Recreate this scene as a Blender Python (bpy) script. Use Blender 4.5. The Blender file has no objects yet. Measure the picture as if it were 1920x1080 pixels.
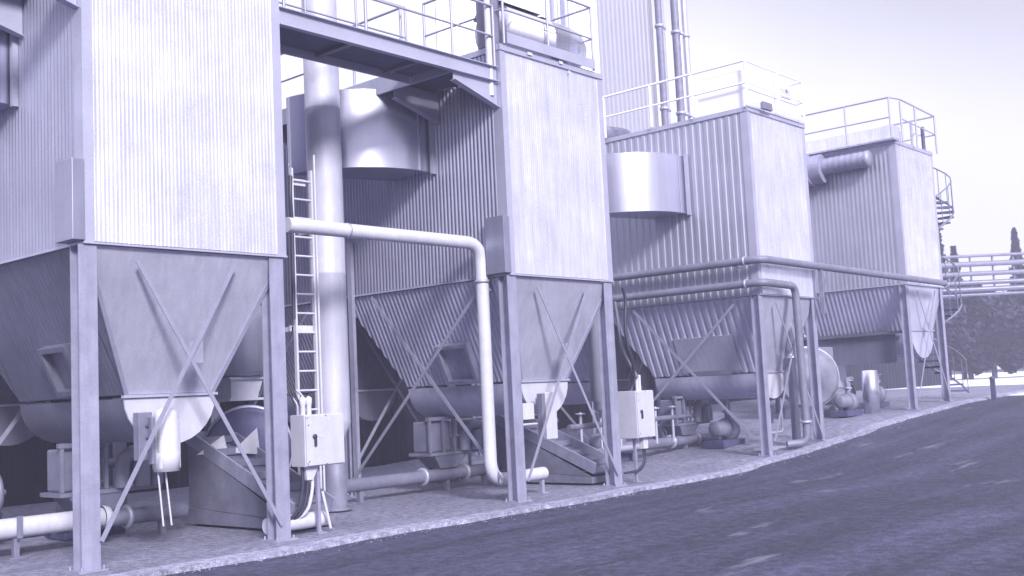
import bpy, math, random
from mathutils import Vector, Matrix
R = math.radians
random.seed(7)
scene = bpy.context.scene
col = scene.collection

# ------------------------------------------------------------------ camera
H = 1.75
cam_d = bpy.data.cameras.new('camera'); cam = bpy.data.objects.new('camera', cam_d); col.objects.link(cam)
cam_d.sensor_width = 36.0; cam_d.lens = 2076/1920*36.0
cam_d.clip_start = 0.1; cam_d.clip_end = 2000
m = Matrix(((0.66281453, -0.03782366, -0.7478277), (-0.74720873, -0.09815135, -0.65730162), (-0.04853875, 0.99445245, -0.09331831)))
# camera axes are the columns of the rotation; the view axis is minus its third column
rot = Matrix(((m[0][0], m[0][1], m[0][2]), (m[1][0], m[1][1], m[1][2]), (m[2][0], m[2][1], m[2][2])))
cam.matrix_world = Matrix.Translation((0, 0, H)) @ rot.to_4x4()
scene.camera = cam

# ------------------------------------------------------------------ light
SUN = Vector((-0.40, -0.77, 0.47)).normalized()
elev = math.asin(SUN.z); azim = math.atan2(SUN.x, SUN.y)
w = bpy.data.worlds.new('World'); scene.world = w; w.use_nodes = True
nt = w.node_tree; nt.nodes.clear()
out = nt.nodes.new('ShaderNodeOutputWorld'); bg = nt.nodes.new('ShaderNodeBackground')
sky = nt.nodes.new('ShaderNodeTexSky'); sky.sky_type = 'NISHITA'; sky.sun_disc = False
sky.sun_elevation = elev; sky.sun_rotation = azim; sky.air_density = 1.0; sky.dust_density = 4.0; sky.ozone_density = 1.0
bw = nt.nodes.new('ShaderNodeRGBToBW'); tint = nt.nodes.new('ShaderNodeMix'); tint.data_type = 'RGBA'; tint.blend_type = 'MULTIPLY'
tint.inputs['Factor'].default_value = 1.0
tint.inputs[7].default_value = (0.95, 0.95, 1.10, 1)
nt.links.new(sky.outputs[0], bw.inputs[0])
hz = nt.nodes.new('ShaderNodeMath'); hz.operation = 'MULTIPLY_ADD'; hz.inputs[1].default_value = 0.9; hz.inputs[2].default_value = 4.6
wc = nt.nodes.new('ShaderNodeTexCoord'); sx = nt.nodes.new('ShaderNodeSeparateXYZ'); mr = nt.nodes.new('ShaderNodeMapRange')   # thin bright haze, strongest low in the sky
mr.inputs[1].default_value = 0.31; mr.inputs[2].default_value = 0.47; mr.inputs[3].default_value = 4.5; mr.inputs[4].default_value = 2.1
mr.interpolation_type = 'SMOOTHSTEP'
dt = nt.nodes.new('ShaderNodeVectorMath'); dt.operation = 'DOT_PRODUCT'; dt.inputs[1].default_value = (0.23, -0.26, 1.0)
zen = nt.nodes.new('ShaderNodeMapRange'); zen.inputs[1].default_value = 0.42; zen.inputs[2].default_value = 0.9; zen.inputs[3].default_value = 0.3; zen.inputs[4].default_value = 6.5
cn = nt.nodes.new('ShaderNodeTexNoise'); cn.inputs['Scale'].default_value = 5.0; cn.inputs['Detail'].default_value = 5
cm = nt.nodes.new('ShaderNodeMath'); cm.operation = 'MULTIPLY_ADD'; cm.inputs[1].default_value = 0.9
ad = nt.nodes.new('ShaderNodeMath'); ad.operation = 'ADD'
L_ = nt.links.new
L_(wc.outputs['Generated'], cn.inputs['Vector']); L_(wc.outputs['Generated'], sx.inputs[0]); L_(wc.outputs['Generated'], dt.inputs[0])
L_(dt.outputs['Value'], mr.inputs[0]); L_(sx.outputs[2], zen.inputs[0])
L_(mr.outputs[0], ad.inputs[0]); L_(zen.outputs[0], ad.inputs[1])
L_(cn.outputs['Fac'], cm.inputs[0]); L_(ad.outputs[0], cm.inputs[2]); L_(cm.outputs[0], hz.inputs[2])
L_(hz.outputs[0], tint.inputs[6])
nt.links.new(tint.outputs[2], bg.inputs['Color']); nt.links.new(bg.outputs[0], out.inputs['Surface'])
bg.inputs['Strength'].default_value = 0.13
sun_d = bpy.data.lights.new('sun', 'SUN'); sun = bpy.data.objects.new('sun', sun_d); col.objects.link(sun)
sun_d.energy = 4.2; sun_d.angle = R(12); sun_d.color = (1.0, 0.98, 0.965)
sun.rotation_euler = SUN.to_track_quat('Z', 'Y').to_euler()
vs = scene.view_settings
vs.view_transform = 'Standard'; vs.look = 'None'; vs.gamma = 1; vs.exposure = 0.72

# ------------------------------------------------------------------ materials
def P(L, b=1.32):      # the photograph is toned violet: every grey leans that way
    return (L*0.935, L*0.93, L*(1+(b-1)*(1.15 if b > 1.49 else 0.8)), 1)

def mat(name, base, rough=0.6, metal=0.0, noise=0.0, nscale=3.0, bump=0.0, bscale=20.0, rnoise=0.0, stretch=(1,1,1), streak=0.0, fine=0.0, spec=0.5, bdist=0.05):
    m = bpy.data.materials.new(name); m.use_nodes = True
    t = m.node_tree; b = t.nodes['Principled BSDF']
    b.inputs['Roughness'].default_value = rough; b.inputs['Metallic'].default_value = metal
    b.inputs['Base Color'].default_value = base; b.inputs['Specular IOR Level'].default_value = spec
    tc = t.nodes.new('ShaderNodeTexCoord'); mp = t.nodes.new('ShaderNodeMapping'); mp.inputs['Scale'].default_value = stretch
    t.links.new(tc.outputs['Object'], mp.inputs[0])
    cur = None
    def nz(scale, vec, det=5.0, rg=0.6):
        n = t.nodes.new('ShaderNodeTexNoise'); n.inputs['Scale'].default_value = scale; n.inputs['Detail'].default_value = det
        n.inputs['Roughness'].default_value = rg; t.links.new(vec, n.inputs['Vector']); return n.outputs['Fac']
    def remap(s, lo, hi, fmin=0.3, fmax=0.7):
        r = t.nodes.new('ShaderNodeMapRange'); r.inputs[1].default_value = fmin; r.inputs[2].default_value = fmax
        r.inputs[3].default_value = lo; r.inputs[4].default_value = hi; t.links.new(s, r.inputs[0]); return r.outputs[0]
    def mul(a, bb):
        x = t.nodes.new('ShaderNodeMath'); x.operation = 'MULTIPLY'; t.links.new(a, x.inputs[0]); t.links.new(bb, x.inputs[1]); return x.outputs[0]
    facs = []
    if noise: facs.append(remap(nz(nscale, mp.outputs[0]), 1-noise, 1+noise))
    if streak:
        ms = t.nodes.new('ShaderNodeMapping'); ms.inputs['Scale'].default_value = (7, 7, 0.5); t.links.new(tc.outputs['Object'], ms.inputs[0])
        facs.append(remap(nz(1.6, ms.outputs[0]), 1-streak, 1+streak*0.6))
    if fine: facs.append(remap(nz(60.0, tc.outputs['Object'], 2.0), 1-fine, 1+fine))
    if facs:
        cur = facs[0]
        for q in facs[1:]: cur = mul(cur, q)
        mx = t.nodes.new('ShaderNodeVectorMath'); mx.operation = 'SCALE'; mx.inputs[0].default_value = base[:3]
        t.links.new(cur, mx.inputs['Scale']); t.links.new(mx.outputs[0], b.inputs['Base Color'])
    if rnoise: t.links.new(remap(nz(1.1, mp.outputs[0], 4.0), rough-rnoise, rough+rnoise), b.inputs['Roughness'])
    if bump:
        bp = t.nodes.new('ShaderNodeBump'); bp.inputs['Strength'].default_value = bump; bp.inputs['Distance'].default_value = bdist
        t.links.new(nz(bscale, mp.outputs[0], 3.0), bp.inputs['Height']); t.links.new(bp.outputs[0], b.inputs['Normal'])
    return m

M = {}
M['galv'] = mat('galvanised_front', P(0.86, 1.09), 0.33, 0.78, 0.08, 1.2, 0.16, 0.8, 0.12, streak=0.16, fine=0.10, bdist=0.3)  # base lightened to carry the glare on the fronts
M['galvside'] = mat('galvanised_shaded', P(0.34, 1.34), 0.36, 0.70, 0.10, 1.0, 0.0, 1.5, 0.08, streak=0.10, fine=0.06)  # darker than the front sheet: shade of the sides put into the colour
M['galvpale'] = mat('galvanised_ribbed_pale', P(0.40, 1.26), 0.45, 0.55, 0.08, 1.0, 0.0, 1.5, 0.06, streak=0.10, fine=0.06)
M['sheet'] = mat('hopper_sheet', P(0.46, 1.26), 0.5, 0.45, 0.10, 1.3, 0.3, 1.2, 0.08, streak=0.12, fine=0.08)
M['sheetdark'] = mat('hopper_sheet_shaded', P(0.16, 1.45), 0.45, 0.4, 0.12, 1.2, 0.0, 1.8, 0.08, streak=0.14, fine=0.1)  # darker copy of the hopper sheet, shade put into its colour
M['duct'] = mat('rolled_duct_sheet', P(0.62, 1.18), 0.27, 0.86, 0.05, 1.0, streak=0.05)
M['trim'] = mat('trim_sheet', P(0.42, 1.3), 0.5, 0.4, 0.08, 2.0, fine=0.08)
M['sheetmid'] = mat('hopper_ribbed_sheet', P(0.48, 1.34), 0.45, 0.4, 0.12, 1.2, streak=0.12, fine=0.1)
M['steel'] = mat('galvanised_beam', P(0.31, 1.42), 0.55, 0.3, 0.14, 4.0, streak=0.14, fine=0.1)
M['bar'] = mat('brace_bar', P(0.30, 1.38), 0.5, 0.35, 0.1, 4.0, fine=0.1)
M['white'] = mat('white_paint', P(0.52, 1.15), 0.45, 0.0, 0.08, 4.0, fine=0.08, streak=0.06)
M['bright'] = mat('gloss_white_paint', P(0.88, 1.05), 0.4)
M['cream'] = mat('cabinet_paint', P(0.46, 1.18), 0.45, 0.0, 0.06, 5.0, fine=0.06, streak=0.06)
M['pipe'] = mat('large_pipe_sheet', P(0.47, 1.22), 0.6, 0.2, 0.10, 1.6, 0.05, 2.0, 0.08, streak=0.10, fine=0.08)
M['machine'] = mat('machine_paint', P(0.17, 1.48), 0.55, 0.1, 0.2, 4.0, fine=0.1)
M['dark'] = mat('dark_steel', P(0.075, 2.0), 0.6, 0.2, 0.2, 4.0, fine=0.1)
M['black'] = mat('black_rubber', P(0.03, 1.8), 0.5)
M['wallbg'] = mat('far_cladding', P(0.33, 1.2), 0.5, 0.2, 0.04, 0.4)
M['wallglare'] = mat('far_glare_cladding', P(0.85, 1.08), 0.5, 0.1, 0.03, 0.4)  # the white is glare put into the cladding colour
M['shadeback'] = mat('shade_fill_back', P(0.018, 2.0), 0.9, 0, 0.2, 1.5, fine=0.1)  # near black, stands for the shade behind the silos
M['rail'] = mat('rail_galvanised', P(0.36, 1.3), 0.5, 0.3)
M['leaf'] = mat('leaf_dark', P(0.014, 2.2), 0.7, 0, 0.5, 1.2)
M['leaf2'] = mat('leaf_mid', P(0.022, 2.1), 0.7, 0, 0.5, 1.2)
M['bark'] = mat('bark', P(0.08, 1.5), 0.8, 0, 0.3, 3)
M['yard'] = mat('pale_yard', P(0.75, 1.1), 0.9, 0, 0.04, 0.3)

def ground_mat(name, base, spots, spotcol, sscale, lo, hi, rough, big=0.18, tracks=False):
    m = bpy.data.materials.new(name); m.use_nodes = True; t = m.node_tree; b = t.nodes['Principled BSDF']
    b.inputs['Roughness'].default_value = rough; b.inputs['Specular IOR Level'].default_value = 0.3
    g = t.nodes.new('ShaderNodeNewGeometry')
    def nz(scale, det=6.0, st=(1,1,1), rz=0):
        mp = t.nodes.new('ShaderNodeMapping'); mp.inputs['Scale'].default_value = st; mp.inputs['Rotation'].default_value = (0,0,rz)
        t.links.new(g.outputs['Position'], mp.inputs[0])
        n = t.nodes.new('ShaderNodeTexNoise'); n.inputs['Scale'].default_value = scale; n.inputs['Detail'].default_value = det
        n.inputs['Roughness'].default_value = 0.62; t.links.new(mp.outputs[0], n.inputs['Vector']); return n.outputs['Fac']
    def remap(s, a, bb, lo, hi):
        r = t.nodes.new('ShaderNodeMapRange'); r.inputs[1].default_value = a; r.inputs[2].default_value = bb
        r.inputs[3].default_value = lo; r.inputs[4].default_value = hi; t.links.new(s, r.inputs[0]); return r.outputs[0]
    def math2(op, a, bb):
        x = t.nodes.new('ShaderNodeMath'); x.operation = op; t.links.new(a, x.inputs[0]); t.links.new(bb, x.inputs[1]); return x.outputs[0]
    f = math2('MULTIPLY', remap(nz(0.5), 0.3, 0.7, 1-big, 1+big), remap(nz(45, 3), 0.3, 0.7, 0.55, 1.5))
    f = math2('MULTIPLY', f, remap(nz(9, 5), 0.35, 0.65, 0.62, 1.45))
    if tracks: f = math2('MULTIPLY', f, remap(nz(1.0, 3, (0.06, 1.1, 1), R(-4)), 0.38, 0.68, 0.82, 1.55))
    sc = t.nodes.new('ShaderNodeVectorMath'); sc.operation = 'SCALE'; sc.inputs[0].default_value = base[:3]; t.links.new(f, sc.inputs['Scale'])
    mx = t.nodes.new('ShaderNodeMix'); mx.data_type = 'RGBA'; mx.inputs[7].default_value = spotcol
    sp = remap(nz(sscale, 4.0, (0.42, 1.7, 1), R(50)), lo, hi, 0.0, spots)
    t.links.new(sp, mx.inputs['Factor']); t.links.new(sc.outputs[0], mx.inputs[6]); t.links.new(mx.outputs[2], b.inputs['Base Color'])
    bp = t.nodes.new('ShaderNodeBump'); bp.inputs['Strength'].default_value = 0.5; bp.inputs['Distance'].default_value = 0.02
    t.links.new(nz(30, 4), bp.inputs['Height']); t.links.new(bp.outputs[0], b.inputs['Normal'])
    return m
M['asphalt'] = ground_mat('asphalt', P(0.033, 1.75), 0.7, P(0.17, 1.4), 0.9, 0.63, 0.72, 0.85, 0.2, True)
M['concrete'] = ground_mat('concrete_pad', P(0.18, 1.42), 0.55, P(0.11, 1.55), 0.7, 0.52, 0.68, 0.8, 0.22)
M['kerb'] = ground_mat('concrete_edge', P(0.27, 1.38), 0.5, P(0.15, 1.5), 1.6, 0.52, 0.66, 0.8, 0.15)

# ------------------------------------------------------------------ mesh helpers
class MB:
    def __init__(s): s.v = []; s.f = []; s.smooth = []
    def add(s, vs, fs, sm=False):
        o = len(s.v); s.v += [tuple(v) for v in vs]
        for f in fs: s.f.append(tuple(i+o for i in f)); s.smooth.append(sm)
        return s
    def box(s, x0, x1, y0, y1, z0, z1):
        v = [(x0,y0,z0),(x1,y0,z0),(x1,y1,z0),(x0,y1,z0),(x0,y0,z1),(x1,y0,z1),(x1,y1,z1),(x0,y1,z1)]
        return s.add(v, [(0,3,2,1),(4,5,6,7),(0,1,5,4),(1,2,6,5),(2,3,7,6),(3,0,4,7)])
    def hexa(s, b, t):
        n = len(b)
        return s.add(list(b)+list(t), [tuple(range(n-1,-1,-1)), tuple(range(n,2*n))]+[(i,(i+1)%n,n+(i+1)%n,n+i) for i in range(n)])
    def beam(s, p, q, wd, th, side=(0,1,0)):
        p = Vector(p); q = Vector(q); d = (q-p).normalized(); sd = Vector(side); sd = (sd - d*sd.dot(d)).normalized(); u = d.cross(sd)
        c = [sd*th/2+u*wd/2, sd*th/2-u*wd/2, -sd*th/2-u*wd/2, -sd*th/2+u*wd/2]
        return s.hexa([p+x for x in c], [q+x for x in c])
    def tube(s, pts, r, n=12, bend=0.0, seg=6, cap=True):
        pts = [Vector(p) for p in pts]; path = [pts[0]]
        for i in range(1, len(pts)-1):
            if bend > 0:
                a = (pts[i-1]-pts[i]).normalized(); b = (pts[i+1]-pts[i]).normalized()
                bd = min(bend, (pts[i-1]-pts[i]).length*.49, (pts[i+1]-pts[i]).length*.49)
                A = pts[i]+a*bd; B = pts[i]+b*bd
                for k in range(seg+1):
                    tt = k/seg; path.append(A*(1-tt)**2 + pts[i]*2*tt*(1-tt) + B*tt*tt)
            else: path.append(pts[i])
        path.append(pts[-1]); vs = []; prev = None
        for i, p in enumerate(path):
            d = ((path[min(i+1,len(path)-1)]-p).normalized() + (p-path[max(i-1,0)]).normalized()).normalized()
            if prev is None:
                prev = d.orthogonal().normalized()
            prev = (prev - d*prev.dot(d)).normalized(); u = d.cross(prev)
            rr = r[i] if isinstance(r, (list, tuple)) else r
            vs += [p + (prev*math.cos(2*math.pi*k/n)+u*math.sin(2*math.pi*k/n))*rr for k in range(n)]
        fs = [(i*n+k, i*n+(k+1)%n, (i+1)*n+(k+1)%n, (i+1)*n+k) for i in range(len(path)-1) for k in range(n)]
        s.add(vs, fs, True)
        if cap:
            L = len(path)-1
            s.add(vs[:n], [tuple(range(n-1,-1,-1))]); s.add(vs[L*n:], [tuple(range(n))])
        return s
    def lathe(s, base, axis, prof, n=28):   # prof: (distance along axis, radius)
        base = Vector(base); ax = Vector(axis).normalized(); a = ax.orthogonal().normalized(); b = ax.cross(a); vs = []
        for h, r in prof: vs += [base + ax*h + (a*math.cos(2*math.pi*k/n)+b*math.sin(2*math.pi*k/n))*max(r,1e-4) for k in range(n)]
        fs = [(i*n+k, i*n+(k+1)%n, (i+1)*n+(k+1)%n, (i+1)*n+k) for i in range(len(prof)-1) for k in range(n)]
        s.add(vs, fs, True); return s
    def prism(s, poly, axis, a0, a1):       # polygon in the two other axes, extruded along axis
        def mk(p, a):
            return {'x': (a,p[0],p[1]), 'y': (p[0],a,p[1]), 'z': (p[0],p[1],a)}[axis]
        return s.hexa([mk(p,a0) for p in poly], [mk(p,a1) for p in poly])
    def corr(s, O, U, V, top, bot, pitch, depth, N, kind='sine'):
        O, U, V, N = Vector(O), Vector(U), Vector(V), Vector(N).normalized()
        a0, a1 = top; b0, b1 = bot
        if kind == 'sine': tpl = [(i/6, 0.5-0.5*math.cos(2*math.pi*i/6)) for i in range(6)]
        else: tpl = [(0.0,0.0),(0.34,0.0),(0.46,1.0),(0.88,1.0)]
        us = []; k = math.floor(a0/pitch)-1
        while k*pitch < a1:
            for fr, h in tpl: us.append((k+fr, h))
            k += 1
        us.append((k, tpl[0][1]))
        def hh(u):
            x = u/pitch
            for (xa,ha),(xb,hb) in zip(us, us[1:]):
                if xa <= x <= xb: return ha+(hb-ha)*((x-xa)/(xb-xa) if xb>xa else 0)
            return 0
        cut = sorted(set([round(x*pitch,5) for x,_ in us if a0 < x*pitch < a1] + [a0, a1, max(b0,a0), min(b1,a1)]))
        def vmin(u):
            if u < b0: return (b0-u)/(b0-a0) if b0 > a0 else 0
            if u > b1: return (u-b1)/(a1-b1) if a1 > b1 else 0
            return 0
        vs = []
        for u in cut:
            h = hh(u)*depth
            vs.append(O+U*u+V*vmin(u)+N*h); vs.append(O+U*u+V+N*h)
        s.add(vs, [(2*i,2*i+2,2*i+3,2*i+1) for i in range(len(cut)-1)], kind == 'sine')
        return s
    def build(s, name, material, parent=None, bevel=0.0):
        me = bpy.data.meshes.new(name); me.from_pydata(s.v, [], s.f); me.materials.append(material)
        me.polygons.foreach_set('use_smooth', s.smooth); me.update()
        o = bpy.data.objects.new(name, me); col.objects.link(o)
        if parent is not None: o.parent = parent; o.matrix_parent_inverse = Matrix.Translation(parent.location).inverted() if parent.parent is None else Matrix.Identity(4)
        if bevel:
            b = o.modifiers.new('bevel', 'BEVEL'); b.width = bevel; b.segments = 2; b.limit_method = 'ANGLE'
        return o
# a child mesh is given in world coordinates; its thing's Empty stands at the base
SPLIT = {'corner_trim','bracket','edge_angle','rear_cladding','edge_flashing','tank_saddle','pipe_clamp','stand','foot_plate','support_leg','screw','bolt','flange','foot','downpipe','pipe_band','cross_member','bolted_clip','mount_bracket','drain_tube','scraper_bar','label_plate','edge_channel','vent_stack','tank_pipework','baluster','guard_rail','roof','roof_platform','skirt_sheet','foot_plate','tank','shell','collar','hanger','support_arm'}
def islands(mb):            # connected pieces of a mesh, as separate builders; pieces that touch stay together
    n = len(mb.v); par = list(range(n))
    def find(i):
        while par[i] != i: par[i] = par[par[i]]; i = par[i]
        return i
    for f in mb.f:
        for i in f[1:]: par[find(i)] = find(f[0])
    key = {}
    for i, v in enumerate(mb.v):
        k = (round(v[0],4), round(v[1],4), round(v[2],4))
        if k in key: par[find(i)] = find(key[k])
        else: key[k] = i
    roots = {}
    for i in range(n): roots.setdefault(find(i), []).append(i)
    R_ = list(roots); bb = {}
    for r in R_:
        P_ = [mb.v[i] for i in roots[r]]
        bb[r] = [(min(p[a] for p in P_)-.006, max(p[a] for p in P_)+.006) for a in range(3)]
    for i, a in enumerate(R_):
        for b in R_[i+1:]:
            if all(bb[a][k][0] <= bb[b][k][1] and bb[b][k][0] <= bb[a][k][1] for k in range(3)): par[find(a)] = find(b)
    out = {}
    for f, sm in zip(mb.f, mb.smooth):
        r = find(f[0]); o, idx = out.setdefault(r, (MB(), {}))
        for i in f:
            if i not in idx: idx[i] = len(o.v); o.v.append(mb.v[i])
        o.f.append(tuple(idx[i] for i in f)); o.smooth.append(sm)
    return [o for o, _ in out.values()]
def sub(mb, name, material, part, bevel=0.0):      # sub-part of a part (the part itself sits in world coordinates)
    for m_ in (islands(mb) if name in SPLIT else [mb]):
        o = m_.build(name, material, None, bevel); o.parent = part
    return o
def part(mb, n, mm, T, bev=0):
    for m_ in (islands(mb) if n in SPLIT else [mb]): o = m_.build(n, M[mm], T, bev)
    return o

def thing(name, loc, label, cat, group=None):
    o = bpy.data.objects.new(name, None); col.objects.link(o); o.location = loc; o.empty_display_size = 0.2
    o['label'] = label; o['category'] = cat
    if group: o['group'] = group
    return o
def tag(o, label, cat, group=None):
    o['label'] = label; o['category'] = cat
    if group: o['group'] = group
    return o
def struct(o): o['kind'] = 'structure'; return o

# ------------------------------------------------------------------ ground
ZP = [(-400,0),(19.3,0),(21.6,.11),(23.4,.24),(24.8,.34),(28,.61),(31.4,.79),(34,.90),(37.5,.97),(45,1.05),(900,1.05)]
def zt(x):
    for (xa,za),(xb,zb) in zip(ZP, ZP[1:]):
        if xa <= x <= xb: return za+(zb-za)*(x-xa)/(xb-xa)
    return 0
def edge_y(x):
    if x < 14: return 11.02
    if x < 21: return 11.02+(x-14)/7*0.36
    return 11.38
def strip(name, xs, ya, yb, dz, material, thick=None):
    mb = MB(); vs = []
    for x in xs: vs += [(x, ya(x), zt(x)+dz), (x, yb(x), zt(x)+dz)]
    mb.add(vs, [(2*i,2*i+2,2*i+3,2*i+1) for i in range(len(xs)-1)])
    if thick:
        vs2 = []
        for x in xs: vs2 += [(x, ya(x), zt(x)+dz-thick), (x, ya(x), zt(x)+dz)]
        mb.add(vs2, [(2*i,2*i+2,2*i+3,2*i+1) for i in range(len(xs)-1)])
    return struct(mb.build(name, material))
xs_all = [-400,-60,-10,0,5,10,14,17,19.3,20.4,21.6,22.5,23.4,24.8,26.4,28,29.7,31.4,32.7,34,35.7,37.5,41,45,60,100,200,900]
strip('ground', xs_all, lambda x: -400, lambda x: 900, -0.05, M['asphalt'])
xr = [random.uniform(-.04,.04) for _ in range(400)]
xs_pad = [x*0.35-8 for x in range(0, 160)]
def ey(x): return edge_y(x) + 0.05*math.sin(x*1.7)*math.sin(x*0.53) + xr[int(abs(x)*7) % 400]*0.9
strip('concrete_pad', xs_pad, lambda x: ey(x)+0.34, lambda x: 27, -0.0, M['concrete'])
strip('pad_edge', xs_pad, ey, lambda x: ey(x)+0.34, 0.006, M['kerb'], 0.2)
# pale open yard beyond the plant
mb = MB()
for i in range(len(xs_all)-1):
    x0, x1 = xs_all[i], xs_all[i+1]
    if x1 <= 37 or x0 >= 200: continue
    mb.add([(x0,-60+x0*.0,zt(x0)-.04),(x1,-60,zt(x1)-.04),(x1,70,zt(x1)-.04),(x0,70,zt(x0)-.04)], [(0,1,2,3)])
struct(mb.build('yard', M['yard']))

# ------------------------------------------------------------------ filter silos
D2 = 16.0
def hbeam(mb, x, y, z0, z1, wd=0.22, dp=0.2):
    t = 0.016
    mb.box(x-wd/2, x+wd/2, y, y+t, z0, z1)
    mb.box(x-wd/2, x+wd/2, y+dp-t, y+dp, z0, z1)
    mb.box(x-t/2, x+t/2, y+t, y+dp-t, z0, z1)
    mb.box(x-wd/2-.06, x+wd/2+.06, y-.06, y+dp+.06, z0-.002, z0+.02)
    for sx in (-1,1):
        for yy in (y-.03, y+dp+.03): mb.tube([(x+sx*(wd/2+.02),yy,z0+.02),(x+sx*(wd/2+.02),yy,z0+.06)], .014, 6)
    return mb

def rail_run(mb, pts, h, r=0.021, mid=True, post_at=None, knee=0.5):
    for a, b in zip(pts, pts[1:]):
        a = Vector(a); b = Vector(b)
        mb.tube([a+Vector((0,0,h)), b+Vector((0,0,h))], r, 8)
        if mid: mb.tube([a+Vector((0,0,h*knee)), b+Vector((0,0,h*knee))], r*.8, 8)
    for p in (post_at or pts):
        p = Vector(p); mb.tube([p, p+Vector((0,0,h+.005))], r, 8)
    return mb

def silo(x0, zb, zt_, label, w=2.76, YF=11.8, side_pitch=0.085, side_kind='sine', side_depth=0.030, bays=2, duct=True, jbox=True,
         hop_bot=1.94, front_bot=12.35, small=False, hatch=None, sheet_side='sheetmid', legw=0.22, frib=(.0525,.006), side_mat='galvside', side_brace=True, hopw=.60):
    x1 = x0+w; yb = YF+8.7 if bays == 2 else YF+4.2; xc = (x0+x1)/2
    g = zt(x0+.1)
    T = thing('filter_silo', (xc, YF, g), label, 'filter silo', 'ribbed steel filter silos on legs')
    Pn = lambda mb, n, mm, bev=0: part(mb, n, mm, T, bev)
    # cladding
    mb = MB().corr((x0,YF,zb), (1,0,0), (0,0,zt_-zb), (0.10,w-.10), (0.10,w-.10), frib[0], frib[1], (0,-1,0)); Pn(mb, 'front_cladding', 'galv')
    mb = MB().corr((x0,YF,zb), (0,1,0), (0,0,zt_-zb), (0.16,yb-YF), (0.16,yb-YF), side_pitch, side_depth, (-1,0,0), side_kind); Pn(mb, 'side_cladding', side_mat)
    mb = MB().box(x1-.001, x1+.02, YF+.1, yb, zb, zt_); mb.box(x0, x1, yb, yb+.02, zb, zt_); Pn(mb, 'rear_cladding', 'galvside')
    mb = MB().box(x0+.02, x1-.03, YF+.03, yb-.01, zt_-.06, zt_-.01); mb.box(x0+.03, x1-.03, YF+.05, yb-.02, zb+.005, zb+.03); Pn(mb, 'roof', 'trim')
    mb = MB()
    for xa, xb in ((x0-.02, x0+.11), (x1-.11, x1+.022)): mb.box(xa, xb, YF-.02, YF-.001, zb-.01, zt_)
    mb.box(x0-.02, x0-.001, YF-.001, YF+.17, zb-.01, zt_)
    Pn(mb, 'corner_trim', 'trim')
    mb = MB().box(x0-.03, x1+.03, YF-.035, YF+.02, zb-.035, zb-.011); mb.box(x0-.035, x0+.02, YF+.021, yb, zb-.035, zb-.004)
    mb.box(x0-.03, x1+.03, YF-.04, YF+.03, zt_+.001, zt_+.10); mb.box(x0-.04, x0+.03, YF+.031, yb, zt_+.001, zt_+.10)
    Pn(mb, 'edge_flashing', 'trim')
    # legs
    ys = [YF-.0, YF+4.05] + ([YF+4.5, YF+8.5] if bays == 2 else [])
    for yy in ys:
        for xx in (x0+.03, x1-.13):
            gg = zt(xx)
            Pn(hbeam(MB(), xx, yy, gg, zb-.04, legw, .2), 'leg', 'steel')
    # front braces
    br = 2.65*(zb-g)/3.66
    def q(fx, fz): return (x0+fx, YF-.045, g+(zb-g)*fz/3.66)
    mb = MB().beam(q(0.62,3.46), q(w-.18,.2), .052, .012)
    Pn(mb, 'brace', 'bar')
    a, b = q(w-.80,3.5), q(.12,.32); a = (a[0],a[1]-.014,a[2]); b = (b[0],b[1]-.014,b[2])
    mb = MB().beam(a, b, .052, .012)
    Pn(mb, 'brace', 'bar')
    mb = MB().box(x0+w*.5-.09, x0+w*.5+.1, YF-.036, YF-.03, g+(zb-g)*.62, g+(zb-g)*.69); Pn(mb, 'gusset_plate', 'bar')
    for k in range(bays if side_brace else 0):
        yo = YF + k*4.5
        h = g+(zb-g)
        mb = MB().beam((x0-.09, yo+3.3, zb-.1), (x0-.09, yo+.3, g+.35), .06, .012, (1,0,0)); Pn(mb, 'brace', 'bar')
        mb = MB().beam((x0-.105, yo+.6, zb-.2), (x0-.105, yo+3.95, g+.3), .06, .012, (1,0,0)); Pn(mb, 'brace', 'bar')
    for fa, fb in (((.1,g+.35),(w-.3,zb-.3)), ((w-.2,g+.35),(.3,zb-.3))):
        yy = YF+4.28 + (.02 if fa[0] > 1 else 0)
        Pn(MB().beam((x0+fa[0],yy,fa[1]),(x0+fb[0],yy,fb[1]), .06, .012), 'brace', 'bar')
    # hopper(s)
    for k in range(bays):
        yo = YF + k*4.5; yA, yB = yo+.0, yo+4.2; yC, yD = (front_bot-YF)+yo, yo+3.35
        hw = hopw; zt2 = zb-.04; zb2 = hop_bot; V = zt2-zb2
        mb = MB()
        # front sloping sheet
        bx0, bx1 = xc-hw, xc+hw
        mb.add([(bx0,yC,zb2),(bx1,yC,zb2),(x1-.02,yA+.03,zt2),(x0+.02,yA+.03,zt2)], [(0,1,2,3)])
        mb.add([(bx1,yD,zb2),(bx0,yD,zb2),(x0+.02,yB,zt2),(x1-.02,yB,zt2)], [(0,1,2,3)])
        mb.add([(bx1,yC,zb2),(bx1,yD,zb2),(x1-.02,yB,zt2),(x1-.02,yA+.03,zt2)], [(0,1,2,3)])
        hp = Pn(mb, 'hopper', 'sheet' if k == 0 else 'sheetdark')  # rear hoppers take the shaded copy of the sheet
        # ribbed side sheet
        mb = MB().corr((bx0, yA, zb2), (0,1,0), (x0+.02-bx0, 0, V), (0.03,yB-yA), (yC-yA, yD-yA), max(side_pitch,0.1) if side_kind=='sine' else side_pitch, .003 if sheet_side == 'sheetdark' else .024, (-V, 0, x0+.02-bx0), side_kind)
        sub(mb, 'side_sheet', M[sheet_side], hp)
        mb = MB()
        for (pa, pb) in (((x0+.02,yA+.02,zt2),(bx0,yC-.01,zb2)), ((x1-.02,yA+.02,zt2),(bx1,yC-.01,zb2))):
            mb.beam(pa, pb, .05, .02, (0,1,0))
        sub(mb, 'edge_angle', M['bar'], hp)
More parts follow.
